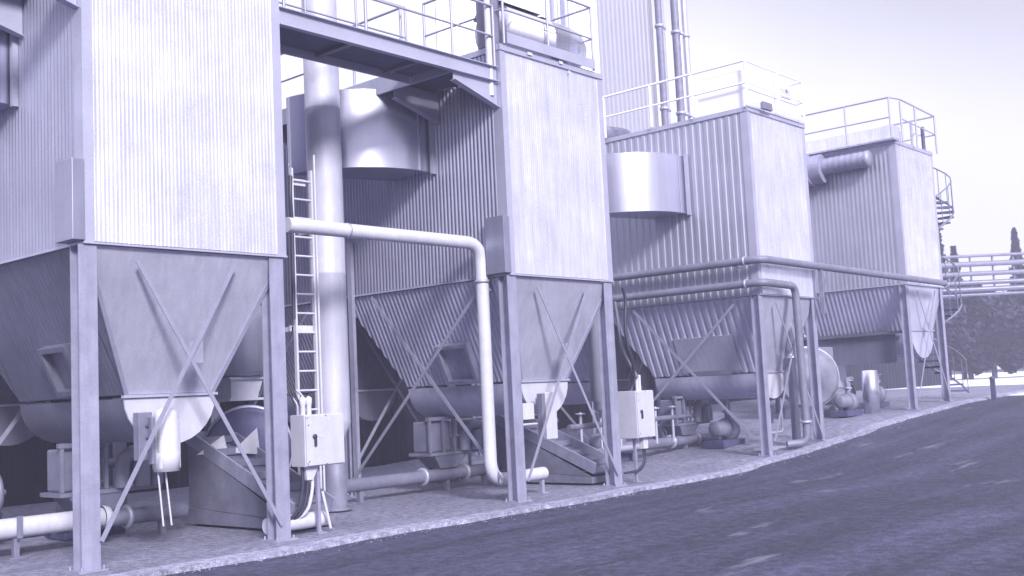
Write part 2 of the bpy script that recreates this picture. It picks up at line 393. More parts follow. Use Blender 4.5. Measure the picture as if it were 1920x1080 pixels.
        mb = MB().box(bx0-.05, bx1+.05, yC-.05, yC+.02, zb2-.04, zb2-.005); sub(mb, 'outlet_flange', M['trim'], hp)
        if hatch and k == 0:
            ya, y2, za, z2 = hatch      # distances along the slope
            mb = MB()
            def sp(y, z, off):
                f = (z-zb2)/V; x = bx0+(x0+.02-bx0)*f; n = Vector((-V,0,-(bx0-x0-.02))).normalized()
                return Vector((x,y,z))+n*off
            r = [(ya,za),(y2,za),(y2,z2),(ya,z2)]
            ii = [(ya+.07,za+.06),(y2-.07,za+.06),(y2-.07,z2-.06),(ya+.07,z2-.06)]
            A = [sp(y,z,.0) for y,z in r]; B = [sp(y,z,.14) for y,z in r]; Cc = [sp(y,z,.14) for y,z in ii]; Dd = [sp(y,z,.03) for y,z in ii]
            mb.add(A+B+Cc+Dd, [(i,(i+1)%4,4+(i+1)%4,4+i) for i in range(4)]+[(4+i,4+(i+1)%4,8+(i+1)%4,8+i) for i in range(4)]+[(8+i,8+(i+1)%4,12+(i+1)%4,12+i) for i in range(4)]+[(12,13,14,15)])
            sub(mb, 'access_hatch', M['sheetdark' if sheet_side == 'sheetdark' else 'steel'], hp)
        # screw trough under the hopper
        mb = MB(); n = 14; R_ = min(hw, .60) if hop_bot < 2.5 else hw
        prof = [(xc-R_*math.cos(math.pi*i/n), zb2-.045-R_*.92*math.sin(math.pi*i/n)) for i in range(n+1)]
        vs_ = [(x,yC+.02,z) for x,z in prof]+[(x,yD,z) for x,z in prof]
        mb.add(vs_, [(i,i+1,n+2+i,n+1+i) for i in range(n)], True); mb.add(vs_[n+1:], [tuple(range(n+1))])
        tr = Pn(mb, 'conveyor_trough', sheet_side)
        mb = MB(); prof2 = [(xc-(R_+.03)*math.cos(math.pi*i/n), zb2-.046-(R_*.92+.03)*math.sin(math.pi*i/n)) for i in range(n+1)]
        mb.prism(prof2, 'y', yC-.012, yC+.018); sub(mb, 'end_plate', M['sheetdark' if k else ('sheetmid' if zb2 > 2.5 else 'cream')], tr)
    if duct:
        # round vertical-axis inlet casing on the side wall
        poly = [(x0-.03,13.45),(x0-.3,13.44)]; cx, cy, rr = x0-.3, 15.09, 1.65
        for i in range(1, 25):
            an = R(-90 - i*3.6); poly.append((cx+rr*math.cos(an), cy+rr*math.sin(an)))
        poly += [(x0-.03, 14.4)]
        mb = MB(); n = len(poly); z0, z1 = 5.6, 6.93
        b = [(p[0],p[1],z0) for p in poly]; t = [(p[0],p[1],z1) for p in poly]
        mb.add(b+t, [(i+1,i,n+i,n+i+1) for i in range(n-1)]+[(0,n-1,2*n-1,n)], True)
        mb.add(b+t, [tuple(range(n)), tuple(range(2*n-1,n-1,-1))])
        dk = Pn(mb, 'inlet_casing', 'duct')
        mb = MB().box(x0-.10, x0-.03, 13.36, 13.44, 5.56, 6.97)
        mb.box(x0-.36, x0-.34, 13.425, 13.438, 5.6, 6.93)
        sub(mb, 'wall_flange', M['trim'], dk)
    if jbox:
        mb = MB().box(x0-.17, x0-.02, YF-.05, YF+.36, zb, zb+.93); Pn(mb, 'junction_box', 'galvside', .006)
    return T

G_ = 'filter silo'
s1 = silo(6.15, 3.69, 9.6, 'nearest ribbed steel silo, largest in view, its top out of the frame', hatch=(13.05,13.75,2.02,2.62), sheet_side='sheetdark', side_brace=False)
s2 = silo(13.40, 3.67, 7.38, 'second silo with a rounded tank on its railed roof, right of the bridge', hatch=(13.2,13.98,1.98,2.66))
s3 = silo(21.55, 3.62, 7.66, 'third silo with wide side ribs, white roof cabinet and dark pipes round its corner', side_pitch=.19, side_kind='trap', side_depth=.014, side_mat='galvpale', w=2.66, jbox=False, legw=.17)
s4 = silo(30.2, 4.22, 8.16, 'farthest silo with plain pale front, grey roof railing and the spiral stair behind it', side_pitch=.13, side_depth=.018, side_mat='galvpale', side_brace=False, w=2.7, YF=12.0, jbox=False, duct=False, hop_bot=2.95, front_bot=12.2, legw=.17, hopw=.80)


# S1 and S2 extra: extended rear corner post
part(MB().box(13.30, 13.37, 15.62, 15.74, 0, 4.65), 'corner_post', 'steel', s2)
# roof details of the second silo
mb = rail_run(MB(), [(13.46,13.6,7.49),(13.46,11.74,7.49),(14.62,11.74,7.49),(15.9,11.74,7.49),(16.14,11.76,7.49)][0:4], 1.18, .024)
mb.tube([(15.9,11.74,8.67),(15.9,13.9,8.67)], .024, 8); mb.tube([(15.9,11.74,8.08),(15.9,13.9,8.08)], .02, 8); mb.tube([(15.9,13.9,7.4),(15.9,13.9,8.68)], .024, 8)
rl = part(mb, 'guard_rail', 'rail', s2)
part(MB().box(13.5, 15.9, 11.70, 11.715, 7.50, 7.68), 'toe_board', 'trim', s2)
part(MB().tube([(13.25,11.9,6.6),(13.25,11.9,10.4)], .055, 10), 'vent_stack', 'white', s2)
part(MB().lathe((13.85,12.3,7.95), (1,0,0), [(0,.001),(0,.45),(1.1,.45),(1.1,.47),(1.15,.47),(1.15,.45),(1.75,.45),(2.0,.42),(2.18,.33),(2.27,.18),(2.3,.001)], 36), 'roof_tank', 'duct', s2)
mb = MB()
for xx in (14.3,15.4): mb.box(xx, xx+.12, 12.0, 12.6, 7.4, 7.60)
part(mb, 'tank_saddle', 'dark', s2)
mb = MB()
n = 10; vs_ = []
for xx in (13.8, 15.0):
    for i in range(n+1):
        a_ = R(50+100*i/n); vs_.append((xx, 12.3-.50*math.cos(a_), 7.95+.50*math.sin(a_)))
mb.add(vs_, [(i,i+1,n+2+i,n+1+i) for i in range(n)], True); part(mb, 'tank_cover', 'machine', s2)
mb = MB().tube([(14.1,12.2,7.55),(15.2,12.2,8.2)], .03, 8).tube([(15.3,12.2,7.5),(15.3,12.2,8.4)], .03, 8).tube([(15.6,12.2,7.5),(15.9,12.3,8.3),(16.1,12.3,8.0)], .035, 8, .1)
part(mb, 'tank_pipework', 'machine', s2)
part(MB().box(13.36,13.56,11.9,12.25,7.49,8.35).tube([(13.46,12.1,8.35),(13.46,12.1,8.6)],.05,8), 'gauge_box', 'machine', s2, .01)
mb = MB()
for xx, zz, ww in ((14.9,7.43,.1),(15.15,7.3,.05),(14.05,7.42,.12)): mb.box(xx, xx+ww, 11.735, 11.75, zz, zz+.05)
part(mb, 'bolted_clip', 'white', s2)

# third silo roof
mb = rail_run(MB(), [(21.45,17.2,7.77),(21.45,15.6,7.77),(21.45,14.25,7.77),(21.45,13.1,7.77),(21.45,11.72,7.77),(22.9,11.72,7.77),(24.15,11.72,7.77),(24.15,14.5,7.77)], 1.0, .028)
part(mb, 'guard_rail', 'bright', s3)
cb = part(MB().box(21.56, 24.06, 11.84, 13.02, 7.77, 8.62), 'roof_cabinet', 'bright', s3, .015)
sub(MB().box(23.25, 23.75, 11.82, 11.838, 8.28, 8.5), 'window', M['cream'], cb, 0)
sub(MB().box(23.5, 23.56, 11.80, 11.818, 8.42, 8.5), 'handle', M['machine'], cb)
part(MB().box(22.0, 22.42, 11.62, 11.70, 7.76, 7.93), 'valve_box', 'machine', s3, .01)
part(MB().box(21.50, 24.1, 11.70, 11.713, 7.765, 7.9), 'toe_board', 'white', s3)
part(MB().box(21.508, 21.522, 12.6, 13.7, 1.9, 2.0), 'stiffener', 'sheetdark', s3)
mb = MB()   # plain patch on the ribbed hopper side
xs0, xs1 = 22.28, 21.57
def s3p(y, z, o): f = (z-1.94)/1.64; return Vector((22.28+(21.57-22.28)*f, y, z))+Vector((-.92,0,-.4))*o
mb.hexa([s3p(12.75,2.0,.02),s3p(14.3,2.0,.02),s3p(14.3,2.8,.02),s3p(12.75,2.8,.02)], [s3p(12.75,2.0,.045),s3p(14.3,2.0,.045),s3p(14.3,2.8,.045),s3p(12.75,2.8,.045)])
part(mb, 'cover_sheet', 'sheet', s3)
# dark things standing on the third silo roof behind the rail
mb = MB().lathe((22.0,16.4,7.7), (0,0,1), [(0,.001),(0,.9),(.28,.95),(.36,.95),(.42,.7),(.5,.001)], 30).box(21.9,23.2,17.6,18.6,7.7,8.15)
part(mb, 'roof_fan', 'machine', s3)

# farthest silo roof platform, rail, duct
mb = MB().box(29.86,29.89,11.9,20.0,8.27,8.62).box(29.86,30.3,11.87,11.9,8.27,8.62).box(29.9,30.3,11.9,20.0,8.24,8.27)
part(mb, 'roof_platform', 'galv', s4)
mb = rail_run(MB(), [(29.88,17.0,8.3),(29.88,14.7,8.3),(29.88,13.25,8.3),(29.88,11.95,8.3)], 1.12, .026)
mb.tube([(29.88,11.95,9.42),(30.35,11.82,9.42),(32.9,11.82,9.32),(32.95,13.4,9.32)], .026, 8, .15)
mb.tube([(30.35,11.82,8.86),(32.9,11.82,8.76),(32.95,13.4,8.76)], .02, 8, .1)
for xx in (30.35, 31.4, 32.9): mb.tube([(xx,11.82,8.2),(xx,11.82,9.36)], .03, 8)
part(mb, 'guard_rail', 'rail', s4)
mb = MB().tube([(31.9,12.1,8.2),(31.9,12.1,9.05)], .09, 12).tube([(32.2,12.1,8.2),(32.2,12.1,8.95)], .10, 12)
part(mb, 'vent_stack', 'white', s4)
part(MB().tube([(32.35,12.0,8.25),(32.35,12.0,8.95)], .055, 10), 'cable_riser', 'dark', s4)
mb = MB(); yy = 12.6; pr = []
while yy < 14.1: pr += [(yy-12.6,.22),(yy-12.6+.09,.24),(yy-12.6+.14,.22)]; yy += .18
mb.lathe((29.86,12.6,7.80), (0,1,0), [(0,.001)]+pr, 22)
mb.tube([(29.82,14.0,7.75),(29.75,14.9,7.70),(29.7,16.4,7.55)], .42, 18, .4)
mb.tube([(29.75,14.35,7.75),(29.75,14.42,7.74)], .47, 18)
part(mb, 'spiral_duct', 'steel', s4)
part(MB().box(30.60,30.63,12.6,15.6,2.05,2.85).box(30.42,30.66,12.3,20,2.86,2.93), 'skirt_sheet', 'sheetdark', s4)

# ------------------------------------------------------------------ walkways
def bracket(mb, x_wall, y, z=7.03, reach=1.08):
    mb.prism([(x_wall,z-.55),(x_wall,z-.02),(x_wall-reach,z-.02),(x_wall-reach,z-.26)], 'y', y, y+.014)
    mb.beam((x_wall,y+.007,z-.56),(x_wall-reach,y+.007,z-.27), .012, .12, (0,1,0))
def side_walk(x0, label, y1=17.4, y0=12.86):
    T = thing('side_walkway', (x0-.55, 14, 7.03), label, 'walkway')
    mb = MB().box(x0-1.05, x0-.03, y0, y1, 7.0, 7.03); part(mb, 'deck', 'dark', T)
    mb = MB().box(x0-1.10, x0-1.051, 11.87, y1, 6.83, 7.12); mb.box(x0-1.05, x0-.05, y1, y1+.04, 6.85, 7.1); part(mb, 'edge_channel', 'trim', T)
    mb = MB()
    for yy in (11.88, 13.25, 15.0, 16.6): bracket(mb, x0-.025, yy, 6.98, 1.02)
    part(mb, 'bracket', 'trim', T)
    mb = rail_run(MB(), [(x0-1.08, y, 7.12) for y in (13.0,14.2,15.5,17.3)], 1.05, .022); part(mb, 'guard_rail', 'rail', T)
    return T
side_walk(13.40, 'high bracketed side walkway along the ribbed wall of the second silo, past the bridge end')
side_walk(6.15, 'dark bracketed side walkway at the top left corner above the nearest silo side')
T = thing('bridge_walkway', (11.2, 12.3, 7.0), 'raised bridge walkway with dark underside and pale edge between the two nearest silos', 'walkway')
part(MB().box(8.97, 13.36, 11.90, 12.80, 6.96, 6.99), 'deck', 'dark', T)
mb = MB().box(8.97, 13.36, 11.86, 11.899, 6.84, 7.09).box(8.97, 12.28, 12.801, 12.84, 6.84, 7.09)
mb.box(8.97, 13.36, 11.80, 11.859, 6.84, 6.852).box(8.97, 13.36, 11.80, 11.859, 7.078, 7.09)
part(mb, 'edge_channel', 'trim', T)
mb = MB()
for xx in (10.35, 11.7): mb.box(xx, xx+.09, 11.9, 12.8, 6.90, 6.959)
part(mb, 'cross_member', 'sheetdark', T)
mb = rail_run(MB(), [(x,11.83,7.09) for x in (9.05,10.52,12.32,13.30)], 1.02, .024, True)
part(mb, 'guard_rail', 'rail', T)
mb = rail_run(MB(), [(x,12.82,7.09) for x in (9.05,10.2,11.2,12.26)], 1.02, .02, True)
part(mb, 'guard_rail', 'rail', T)

# ------------------------------------------------------------------ ladder
T = thing('access_ladder', (10.7, 13.6, 0), 'tall pale vertical ladder beside the thick pipe, behind the right leg of the nearest silo', 'ladder')
for xx in (10.43, 10.80): part(MB().box(xx, xx+.035, 13.57, 13.63, 0.02, 5.35), 'rail', 'white', T)
for k in range(17): part(MB().tube([(10.45,13.6,.45+k*.295),(10.81,13.6,.45+k*.295)], .017, 8), 'rung', 'white', T)
for zz in (4.38, 2.83): part(MB().box(10.38,10.9,13.64,13.68,zz,zz+.09).box(10.40,10.43,13.64,14.0,zz,zz+.07).box(10.86,10.89,13.7,14.0,zz,zz+.07), 'bracket', 'white', T)
part(MB().tube([(10.36,13.5,5.2),(10.3,13.45,4.9),(10.36,13.5,4.5),(10.34,13.5,3.0)], .03, 8, .2), 'cable', 'black', T)
part(MB().tube([(10.86,13.55,5.6),(10.86,13.55,0.1)], .018, 8), 'conduit', 'white', T)
part(MB().box(10.5,10.74,13.63,13.65,5.1,5.2), 'sign_plate', 'white', T)

# ------------------------------------------------------------------ large upright pipes
T = thing('exhaust_pipe', (11.35, 13.9, 0), 'thick upright pale pipe right of the ladder, rising past the bridge walkway', 'pipe')
part(MB().lathe((11.35,13.9,1.15), (0,0,1), [(0,.17),(.25,.29),(.3,.285),(2.6,.285),(2.61,.29),(2.65,.29),(2.66,.285),(5.3,.285),(5.31,.29),(5.35,.29),(5.36,.285),(9.5,.285)], 32), 'shaft', 'pipe', T)
part(MB().lathe((11.42,13.95,0.02), (0,0,1), [(0,.001),(0,.24),(.03,.24),(.04,.17),(1.2,.17)], 20), 'pedestal', 'machine', T)
part(MB().box(11.62,11.66,13.9,13.95,5.5,9.6), 'cable_tray', 'machine', T)
T = thing('exhaust_pipe', (18.55, 13.9, 0), 'upright pipe with a tapered foot just left of the right leg of the second silo', 'pipe')
part(MB().lathe((18.55,13.9,1.12), (0,0,1), [(0,.12),(.16,.15),(.18,.24),(.34,.24),(.36,.285),(5.9,.285)], 28), 'shaft', 'pipe', T)
part(MB().lathe((18.55,13.9,0.02), (0,0,1), [(0,.001),(0,.2),(.04,.2),(.05,.08),(1.12,.08)], 16), 'pedestal', 'machine', T)

# ------------------------------------------------------------------ pale transfer pipe
T = thing('transfer_pipe', (13.26, 12.3, 0), 'long pale pipe level from the ladder then bending down before the second silo', 'pipe')
part(MB().tube([(9.35,12.3,4.2),(13.26,12.3,4.2),(13.26,12.3,.34),(14.72,12.42,.34)], .105, 18, .34, 8), 'tube', 'white', T)
mb = MB()
for xx in (13.26,): mb.lathe((xx,12.3,3.55), (0,0,1), [(0,.105),(0,.125),(.05,.125),(.05,.105)], 18)
mb.lathe((10.4,12.3,4.2), (1,0,0), [(0,.105),(0,.112),(.04,.112),(.04,.105)], 18)
part(mb, 'pipe_clamp', 'trim', T)
part(MB().tube([(13.3,12.3,3.6),(13.75,12.1,3.62)], .02, 8).box(13.3,13.55,12.28,12.4,3.42,3.55), 'support_arm', 'steel', T)
part(MB().box(14.61,14.67,12.37,12.43,0.02,.23).box(14.56,14.72,12.32,12.48,0.002,.02), 'stand', 'steel', T)

# dark pipes round the third silo
mb = MB().tube([(21.3,20,4.33),(21.3,11.55,4.33),(31.9,11.55,4.24)], .085, 14, .25, 6)
T = thing('service_pipe', (21.3,11.6,4.3), 'upper dark pipe turning the third silo corner and running to the farthest silo', 'pipe')
part(mb, 'tube', 'machine', T)
part(MB().box(24.0,24.05,11.5,11.6,3.2,4.24).beam((24.4,11.55,4.2),(24.05,11.55,3.7),.04,.03), 'hanger', 'machine', T)
mb = MB().lathe((21.3,11.95,4.33),(0,1,0),[(0,.085),(0,.10),(.05,.10),(.05,.085)],14).box(21.3,21.5,12.2,12.24,4.2,4.25)
part(mb, 'pipe_clamp', 'trim', T)
T = thing('service_pipe', (22.75,11.55,0.2), 'lower dark pipe turning the third silo corner then dropping to the pad', 'pipe')
part(MB().tube([(21.3,20,3.83),(21.3,11.55,3.83),(22.72,11.55,3.80),(22.80,11.55,.32),(22.5,11.9,.3)], .085, 14, .22, 6), 'tube', 'machine', T)
mb = MB().lathe((21.3,11.95,3.83),(0,1,0),[(0,.085),(0,.10),(.05,.10),(.05,.085)],14).lathe((22.785,11.55,.75),(0,0,1),[(0,.085),(0,.12),(.05,.12),(.05,.085)],14)
part(mb, 'pipe_clamp', 'trim', T)
# bright insulated riser between its legs
T = thing('riser_tube', (23.3,12.0,0.2), 'short upright shiny tube between the front legs of the third silo', 'pipe')
part(MB().lathe((23.35,12.1,.2),(0,0,1),[(0,.001),(0,.1),(2.0,.1),(2.0,.12),(2.05,.12),(2.05,.07),(2.15,.07),(2.15,.1),(3.0,.1),(3.1,.05),(3.12,.001)],18), 'tube', 'duct', T)

# ------------------------------------------------------------------ control boxes
def control_box(x, y, z0, z1, wd, dp, label, polex, feet):
    T = thing('control_box', (x, y, feet), label, 'control box', 'pale electrical control boxes')
    part(MB().box(x, x+wd, y, y+dp, z0, z1), 'cabinet', 'cream', T, .008)
    d = part(MB().box(x+.012, x+wd-.012, y-.022, y-.001, z0+.012, z1-.012), 'door', 'cream', T, .006)
    zc = (z0+z1)/2; xm = x+wd*.22
    sub(MB().lathe((xm,y-.022,zc+.05),(0,-1,0),[(0,.034),(.02,.034),(.02,.001)],14).box(xm-.01,xm+.022,y-.05,y-.026,zc-.075,zc+.03), 'switch_handle', M['black'], d)
    sub(MB().box(xm+.06,xm+.15,y-.026,y-.023,zc+.045,zc+.068).box(x+wd*.52,x+wd*.62,y-.026,y-.023,z1-.075,z1-.055), 'label_plate', M['white'], d)
    mb = MB()
    for px, pz in ((.03,.06),(.03,.94),(.5,.03),(.5,.97),(.06,.8),(.06,.1)):
        mb.lathe((x+wd*px+.01, y-.022, z0+(z1-z0)*pz),(0,-1,0),[(0,.009),(.006,.009),(.006,.001)],8)
    sub(mb, 'screw', M['dark'], d)
    for xx in polex: part(MB().box(xx, xx+.045, y+dp*.4, y+dp*.4+.045, feet+.02, z0), 'post', 'steel', T)
    mb = MB()
    for xx in polex: mb.box(xx-.05,xx+.1,y+dp*.4-.05,y+dp*.4+.1,feet+.001,feet+.019)
    part(mb, 'foot_plate', 'steel', T)
    return T
c1 = control_box(9.14, 11.78, .90, 1.58, .66, .30, 'larger pale control box on a post beside the right leg of the nearest silo', (9.42,), 0)
for k, (xx, lean) in enumerate(((9.17,-.04),(9.22,0),(9.28,.03))):
    part(MB().tube([(xx,11.95,1.58),(xx,11.95,1.72),(xx+lean,12.0,1.82),(xx+lean-.04,12.1,1.92)], .02 if k % 2 else .016, 8, .06), 'conduit', 'trim', c1)
for k, xx in enumerate((9.19,9.27,9.35)):
    part(MB().tube([(xx,11.92,.90),(xx+.01,11.92,.62),(xx-.06,11.95,.3),(xx-.2,12.1,.18)], .024, 8, .12), 'cable', 'black' if k < 2 else 'white', c1)
part(MB().hexa([(9.2,11.86,.9),(9.42,11.86,.9),(9.42,11.98,.9),(9.2,11.98,.9)][::-1], [(9.24,11.88,.72),(9.34,11.88,.72),(9.34,11.96,.72),(9.24,11.96,.72)][::-1]), 'cable_gland', 'white', c1)
part(MB().tube([(9.5,11.9,.55),(9.62,11.9,.05)], .02, 8), 'stay_bar', 'white', c1)
for xx in (9.20, 9.30): part(MB().lathe((xx,11.88,1.58),(0,0,1),[(0,.035),(.12,.035),(.15,.045),(.22,.045),(.25,.001)],14), 'gland_cap', 'white', c1)
for k in range(3): part(MB().tube([(9.14+.04*k,11.95,1.7),(9.08+.04*k,12.0,1.9),(9.02+.03*k,12.1,2.25)], .014, 6, .1), 'cable', 'black', c1)
c2 = control_box(16.58, 11.72, .80, 1.66, .55, .50, 'smaller pale control box right of the second silo, with black cables looping below it', (16.75,), 0)
for xx in (16.9, 16.98): part(MB().tube([(xx,11.9,1.66),(xx,11.9,1.95)], .03, 8), 'conduit', 'white', c2)
part(MB().tube([(16.86,11.85,1.9),(16.55,11.95,2.4),(16.5,11.95,2.9),(16.42,11.95,3.3)], .03, 8, .2), 'conduit', 'machine', c2)
part(MB().box(16.86,17.0,11.8,11.9,.6,.80), 'cable_gland', 'white', c2)
for k in range(2): part(MB().tube([(16.9+.05*k,11.85,.62),(16.93+.06*k,11.85,.38),(16.75+.04*k,11.85,.22-.03*k),(16.35,11.9,.2)], .018, 8, .14), 'cable', 'black', c2)
# dark cable hanging off the second silo leg
T = tag(MB().tube([(16.42,11.75,3.55),(16.5,11.75,3.3),(16.42,11.75,2.9),(16.45,11.75,2.5),(16.6,11.75,2.2),(16.75,11.85,1.95)], .03, 8, .2).build('power_cable', M['black']),
        'sagging black cable between second silo leg and the smaller control box', 'cable')

# ------------------------------------------------------------------ front drives (geared motor housings)
def drive(xo, label):
    T = thing('screw_drive', (xo, 12.1, 1.0), label, 'drive unit')
    part(MB().lathe((xo+.20,12.12,1.0),(0,0,1),[(0,.001),(0,.15),(.22,.165),(.24,.15),(.66,.15),(.72,.13),(.76,.07),(.77,.001)],24), 'motor', 'white', T)
    part(MB().box(xo+.055,xo+.345,12.02,12.22,1.02,1.62), 'housing', 'cream', T, .03)
    part(MB().box(xo-.16,xo+.02,12.12,12.25,1.15,1.72).box(xo-.05,xo+.0,12.02,12.11,1.1,1.66), 'mount_bracket', 'machine', T, .008)
    mb = MB()
    for k in range(3): mb.lathe((xo-.06,12.11,1.28+.14*k),(0,-1,0),[(0,.022),(.02,.022),(.02,.001)],10)
    part(mb, 'bolt', 'dark', T)
    part(MB().tube([(xo+.1,12.15,1.0),(xo+.16,12.15,.35)],.012,6).tube([(xo+.2,12.15,1.0),(xo+.27,12.15,.35)],.012,6), 'drain_tube', 'white', T)
drive(7.12, 'pale rounded motor housing hanging under the hopper of the nearest silo')
T = thing('screw_drive', (14.1,12.1,1.0), 'flat pale drive housing with side flap under the hopper of the second silo', 'drive unit')
part(MB().box(14.42,14.72,12.05,12.2,.92,1.72), 'housing', 'cream', T, .02)
part(MB().box(14.28,14.36,12.0,12.12,.95,1.70).box(14.36,14.419,12.06,12.12,1.2,1.5), 'mount_bracket', 'machine', T, .008)
part(MB().box(13.9,14.18,12.1,12.3,1.28,1.55).tube([(13.8,12.15,1.2),(14.3,12.15,1.2)],.02,8), 'motor', 'white', T, .02)
T = thing('screw_drive', (22.3,12.3,1.0), 'small drive with bent foot frame behind the left leg of the third silo', 'drive unit')
part(MB().lathe((23.0,12.6,.75),(0,0,1),[(0,.001),(0,.12),(.4,.12),(.42,.2),(.6,.2),(.62,.001)],18), 'motor', 'machine', T)
part(MB().tube([(22.1,12.3,.55),(23.1,12.3,.55),(23.1,12.3,1.3)],.03,8,.1).box(22.1,23.0,12.2,12.5,.18,.24), 'mount_bracket', 'trim', T)

# ------------------------------------------------------------------ inclined conveyors at the foot of the silos
def incline(dx, label, g=0.0):
    x = 9.32+dx; xw = x+.72
    T = thing('inclined_conveyor', (x+.3, 13.4, g), label, 'conveyor')
    Y0, Y1 = 12.35, 14.85
    part(MB().prism([(Y0+.02,g+.04),(Y1,g+.04),(Y1,g+.26),(Y0+.02,g+.15)], 'x', x-.05, xw+.05), 'base_skirt', 'machine', T)
    part(MB().prism([(Y0+.06,g+.16),(Y1-.02,g+.27),(Y1-.02,g+1.22),], 'x', x, x+.012), 'side_plate', 'machine', T)
    part(MB().prism([(Y0+.06,g+.16),(Y1-.02,g+.27),(Y1-.02,g+1.22),], 'x', xw-.012, xw), 'side_plate', 'machine', T)
    mb = MB().beam((x+.36,Y0,g+.22),(x+.36,Y1+.35,g+1.36), .03, .68, (1,0,0)); part(mb, 'chute_floor', 'machine', T)
    for xx in (x+.01, xw-.01):
        part(MB().beam((xx,Y0-.02,g+.30),(xx,Y1+.35,g+1.46), .20, .035, (1,0,0)), 'chute_lip', 'steel', T)
    mb = MB()
    for k in range(6):
        f = (k+.5)/6; mb.box(x+.03,xw-.03,Y0+(Y1-Y0)*f,Y0+(Y1-Y0)*f+.03,g+.26+1.02*f,g+.36+1.02*f)
    part(mb, 'scraper_bar', 'machine', T)
incline(0, 'dark inclined conveyor chute at the foot of the nearest silo, left of its right leg')
incline(6.72, 'dark inclined conveyor chute at the foot of the second silo, left of its right leg')

# ------------------------------------------------------------------ cyclone and fan between the first two silos
T = thing('dust_cyclone', (10.5,15,0), 'squat grey cyclone with a pale square collar behind the hopper of the nearest silo', 'cyclone')
part(MB().lathe((10.35,15.0,2.2),(0,0,1),[(0,.33),(.03,.45),(.06,.45),(.06,.48),(.9,.52),(1.1,.52),(1.1,.001)],32), 'body', 'sheet', T)
part(MB().hexa([(10.08,14.8,1.86),(10.58,14.8,1.86),(10.58,15.25,1.86),(10.08,15.25,1.86)],[(10.05,14.75,2.15),(10.65,14.75,2.15),(10.65,15.3,2.15),(10.05,15.3,2.15)]).box(10.0,10.7,14.7,15.35,2.15,2.19).box(10.0,10.66,14.72,15.3,1.82,1.859), 'collar', 'white', T)
mb = MB()
for xx in (9.9,10.72): mb.box(xx,xx+.07,15.2,15.27,0,2.3)
part(mb, 'support_leg', 'machine', T)
T = thing('fan_housing', (10.3,14.6,0), 'round fan casing with bright triangular guards behind the inclined conveyor', 'fan')
part(MB().lathe((10.35,14.75,1.05),(-.6,-.8,0),[(0,.001),(0,.66),(.28,.66),(.28,.60),(.281,.3),(.35,.28),(.35,.001)],36), 'casing', 'dark', T)
part(MB().lathe((10.33,14.72,1.05),(-.6,-.8,0),[(.05,.661),(.05,.70),(.1,.70),(.1,.661)],36), 'casing_rim', 'trim', T)
def tri(mb, a, b, c, off=Vector((-.03,-.04,0))): mb.hexa([a,b,c],[a+off,b+off,c+off])
mb = MB(); tri(mb, Vector((9.72,14.3,1.05)),Vector((10.05,14.1,1.40)),Vector((10.08,14.08,1.0))); part(mb, 'guard_plate', 'white', T)
mb = MB(); tri(mb, Vector((9.25,14.5,1.05)),Vector((9.6,14.3,1.32)),Vector((9.65,14.28,1.05))); part(mb, 'guard_plate', 'white', T)
part(MB().box(9.8,10.9,14.5,15.2,0.02,.35), 'plinth', 'machine', T)

# ------------------------------------------------------------------ airlock machines below the troughs
def airlock(dx, label, g=0.0, yy=14.6):
    x = 14.1+dx
    T = thing('airlock_blower', (x+.6, yy, g), label, 'blower')
    mb = MB()
    for xx in (x, x+.34, x+.62): mb.box(xx, xx+.05, yy-.05, yy, g+.72, g+1.30)
    mb.box(x-.02, x+1.45, yy-.08, yy+.5, g+.66, g+.715).box(x-.02, x+.7, yy-.06, yy+.02, g+1.30, g+1.36)
    part(mb, 'frame', 'machine', T)
    part(MB().box(x+.05,x+.62,yy+.03,yy+.45,g+.72,g+1.28), 'gearbox', 'machine', T, .03)
    part(MB().tube([(x+.84,yy-.1,g+.72),(x+.84,yy-.1,g+1.18),(x+1.34,yy-.1,g+1.18),(x+1.34,yy-.1,g+.72)], .10, 14, .24, 6), 'elbow_pipe', 'machine', T)
    part(MB().lathe((x+1.10,yy-.16,g+.72),(0,0,1),[(0,.11),(.34,.11),(.36,.09),(.36,.001)],16), 'motor', 'machine', T)
    part(MB().hexa([(x+.3,yy,g+.42),(x+.75,yy,g+.42),(x+.75,yy+.35,g+.42),(x+.3,yy+.35,g+.42)],[(x+.1,yy-.06,g+.655),(x+.95,yy-.06,g+.655),(x+.95,yy+.45,g+.655),(x+.1,yy+.45,g+.655)]), 'outlet_cone', 'machine', T)
    part(MB().tube([(x-2.2,yy+.1,g+.30),(x+1.9,yy+.1,g+.30)], .115, 14), 'feed_pipe', 'machine', T)
    mb = MB()
    for xx in (x-.1, x+.98): mb.lathe((xx,yy+.1,g+.30),(1,0,0),[(0,.115),(0,.165),(.05,.165),(.05,.115)],16)
    part(mb, 'flange', 'trim', T)
    mb = MB()
    for xx in (x-1.6, x+.5, x+1.5): mb.box(xx,xx+.08,yy+.06,yy+.14,g+.0,g+.19)
    part(mb, 'foot', 'machine', T)
airlock(0, 'blower with a bent elbow pipe on its frame below the second silo hopper')
airlock(-7.1, 'blower half hidden behind the left leg of the nearest silo', yy=14.2)
airlock(8.1, 'blower in the shade below the wide ribbed hopper of the third silo', g=.1)

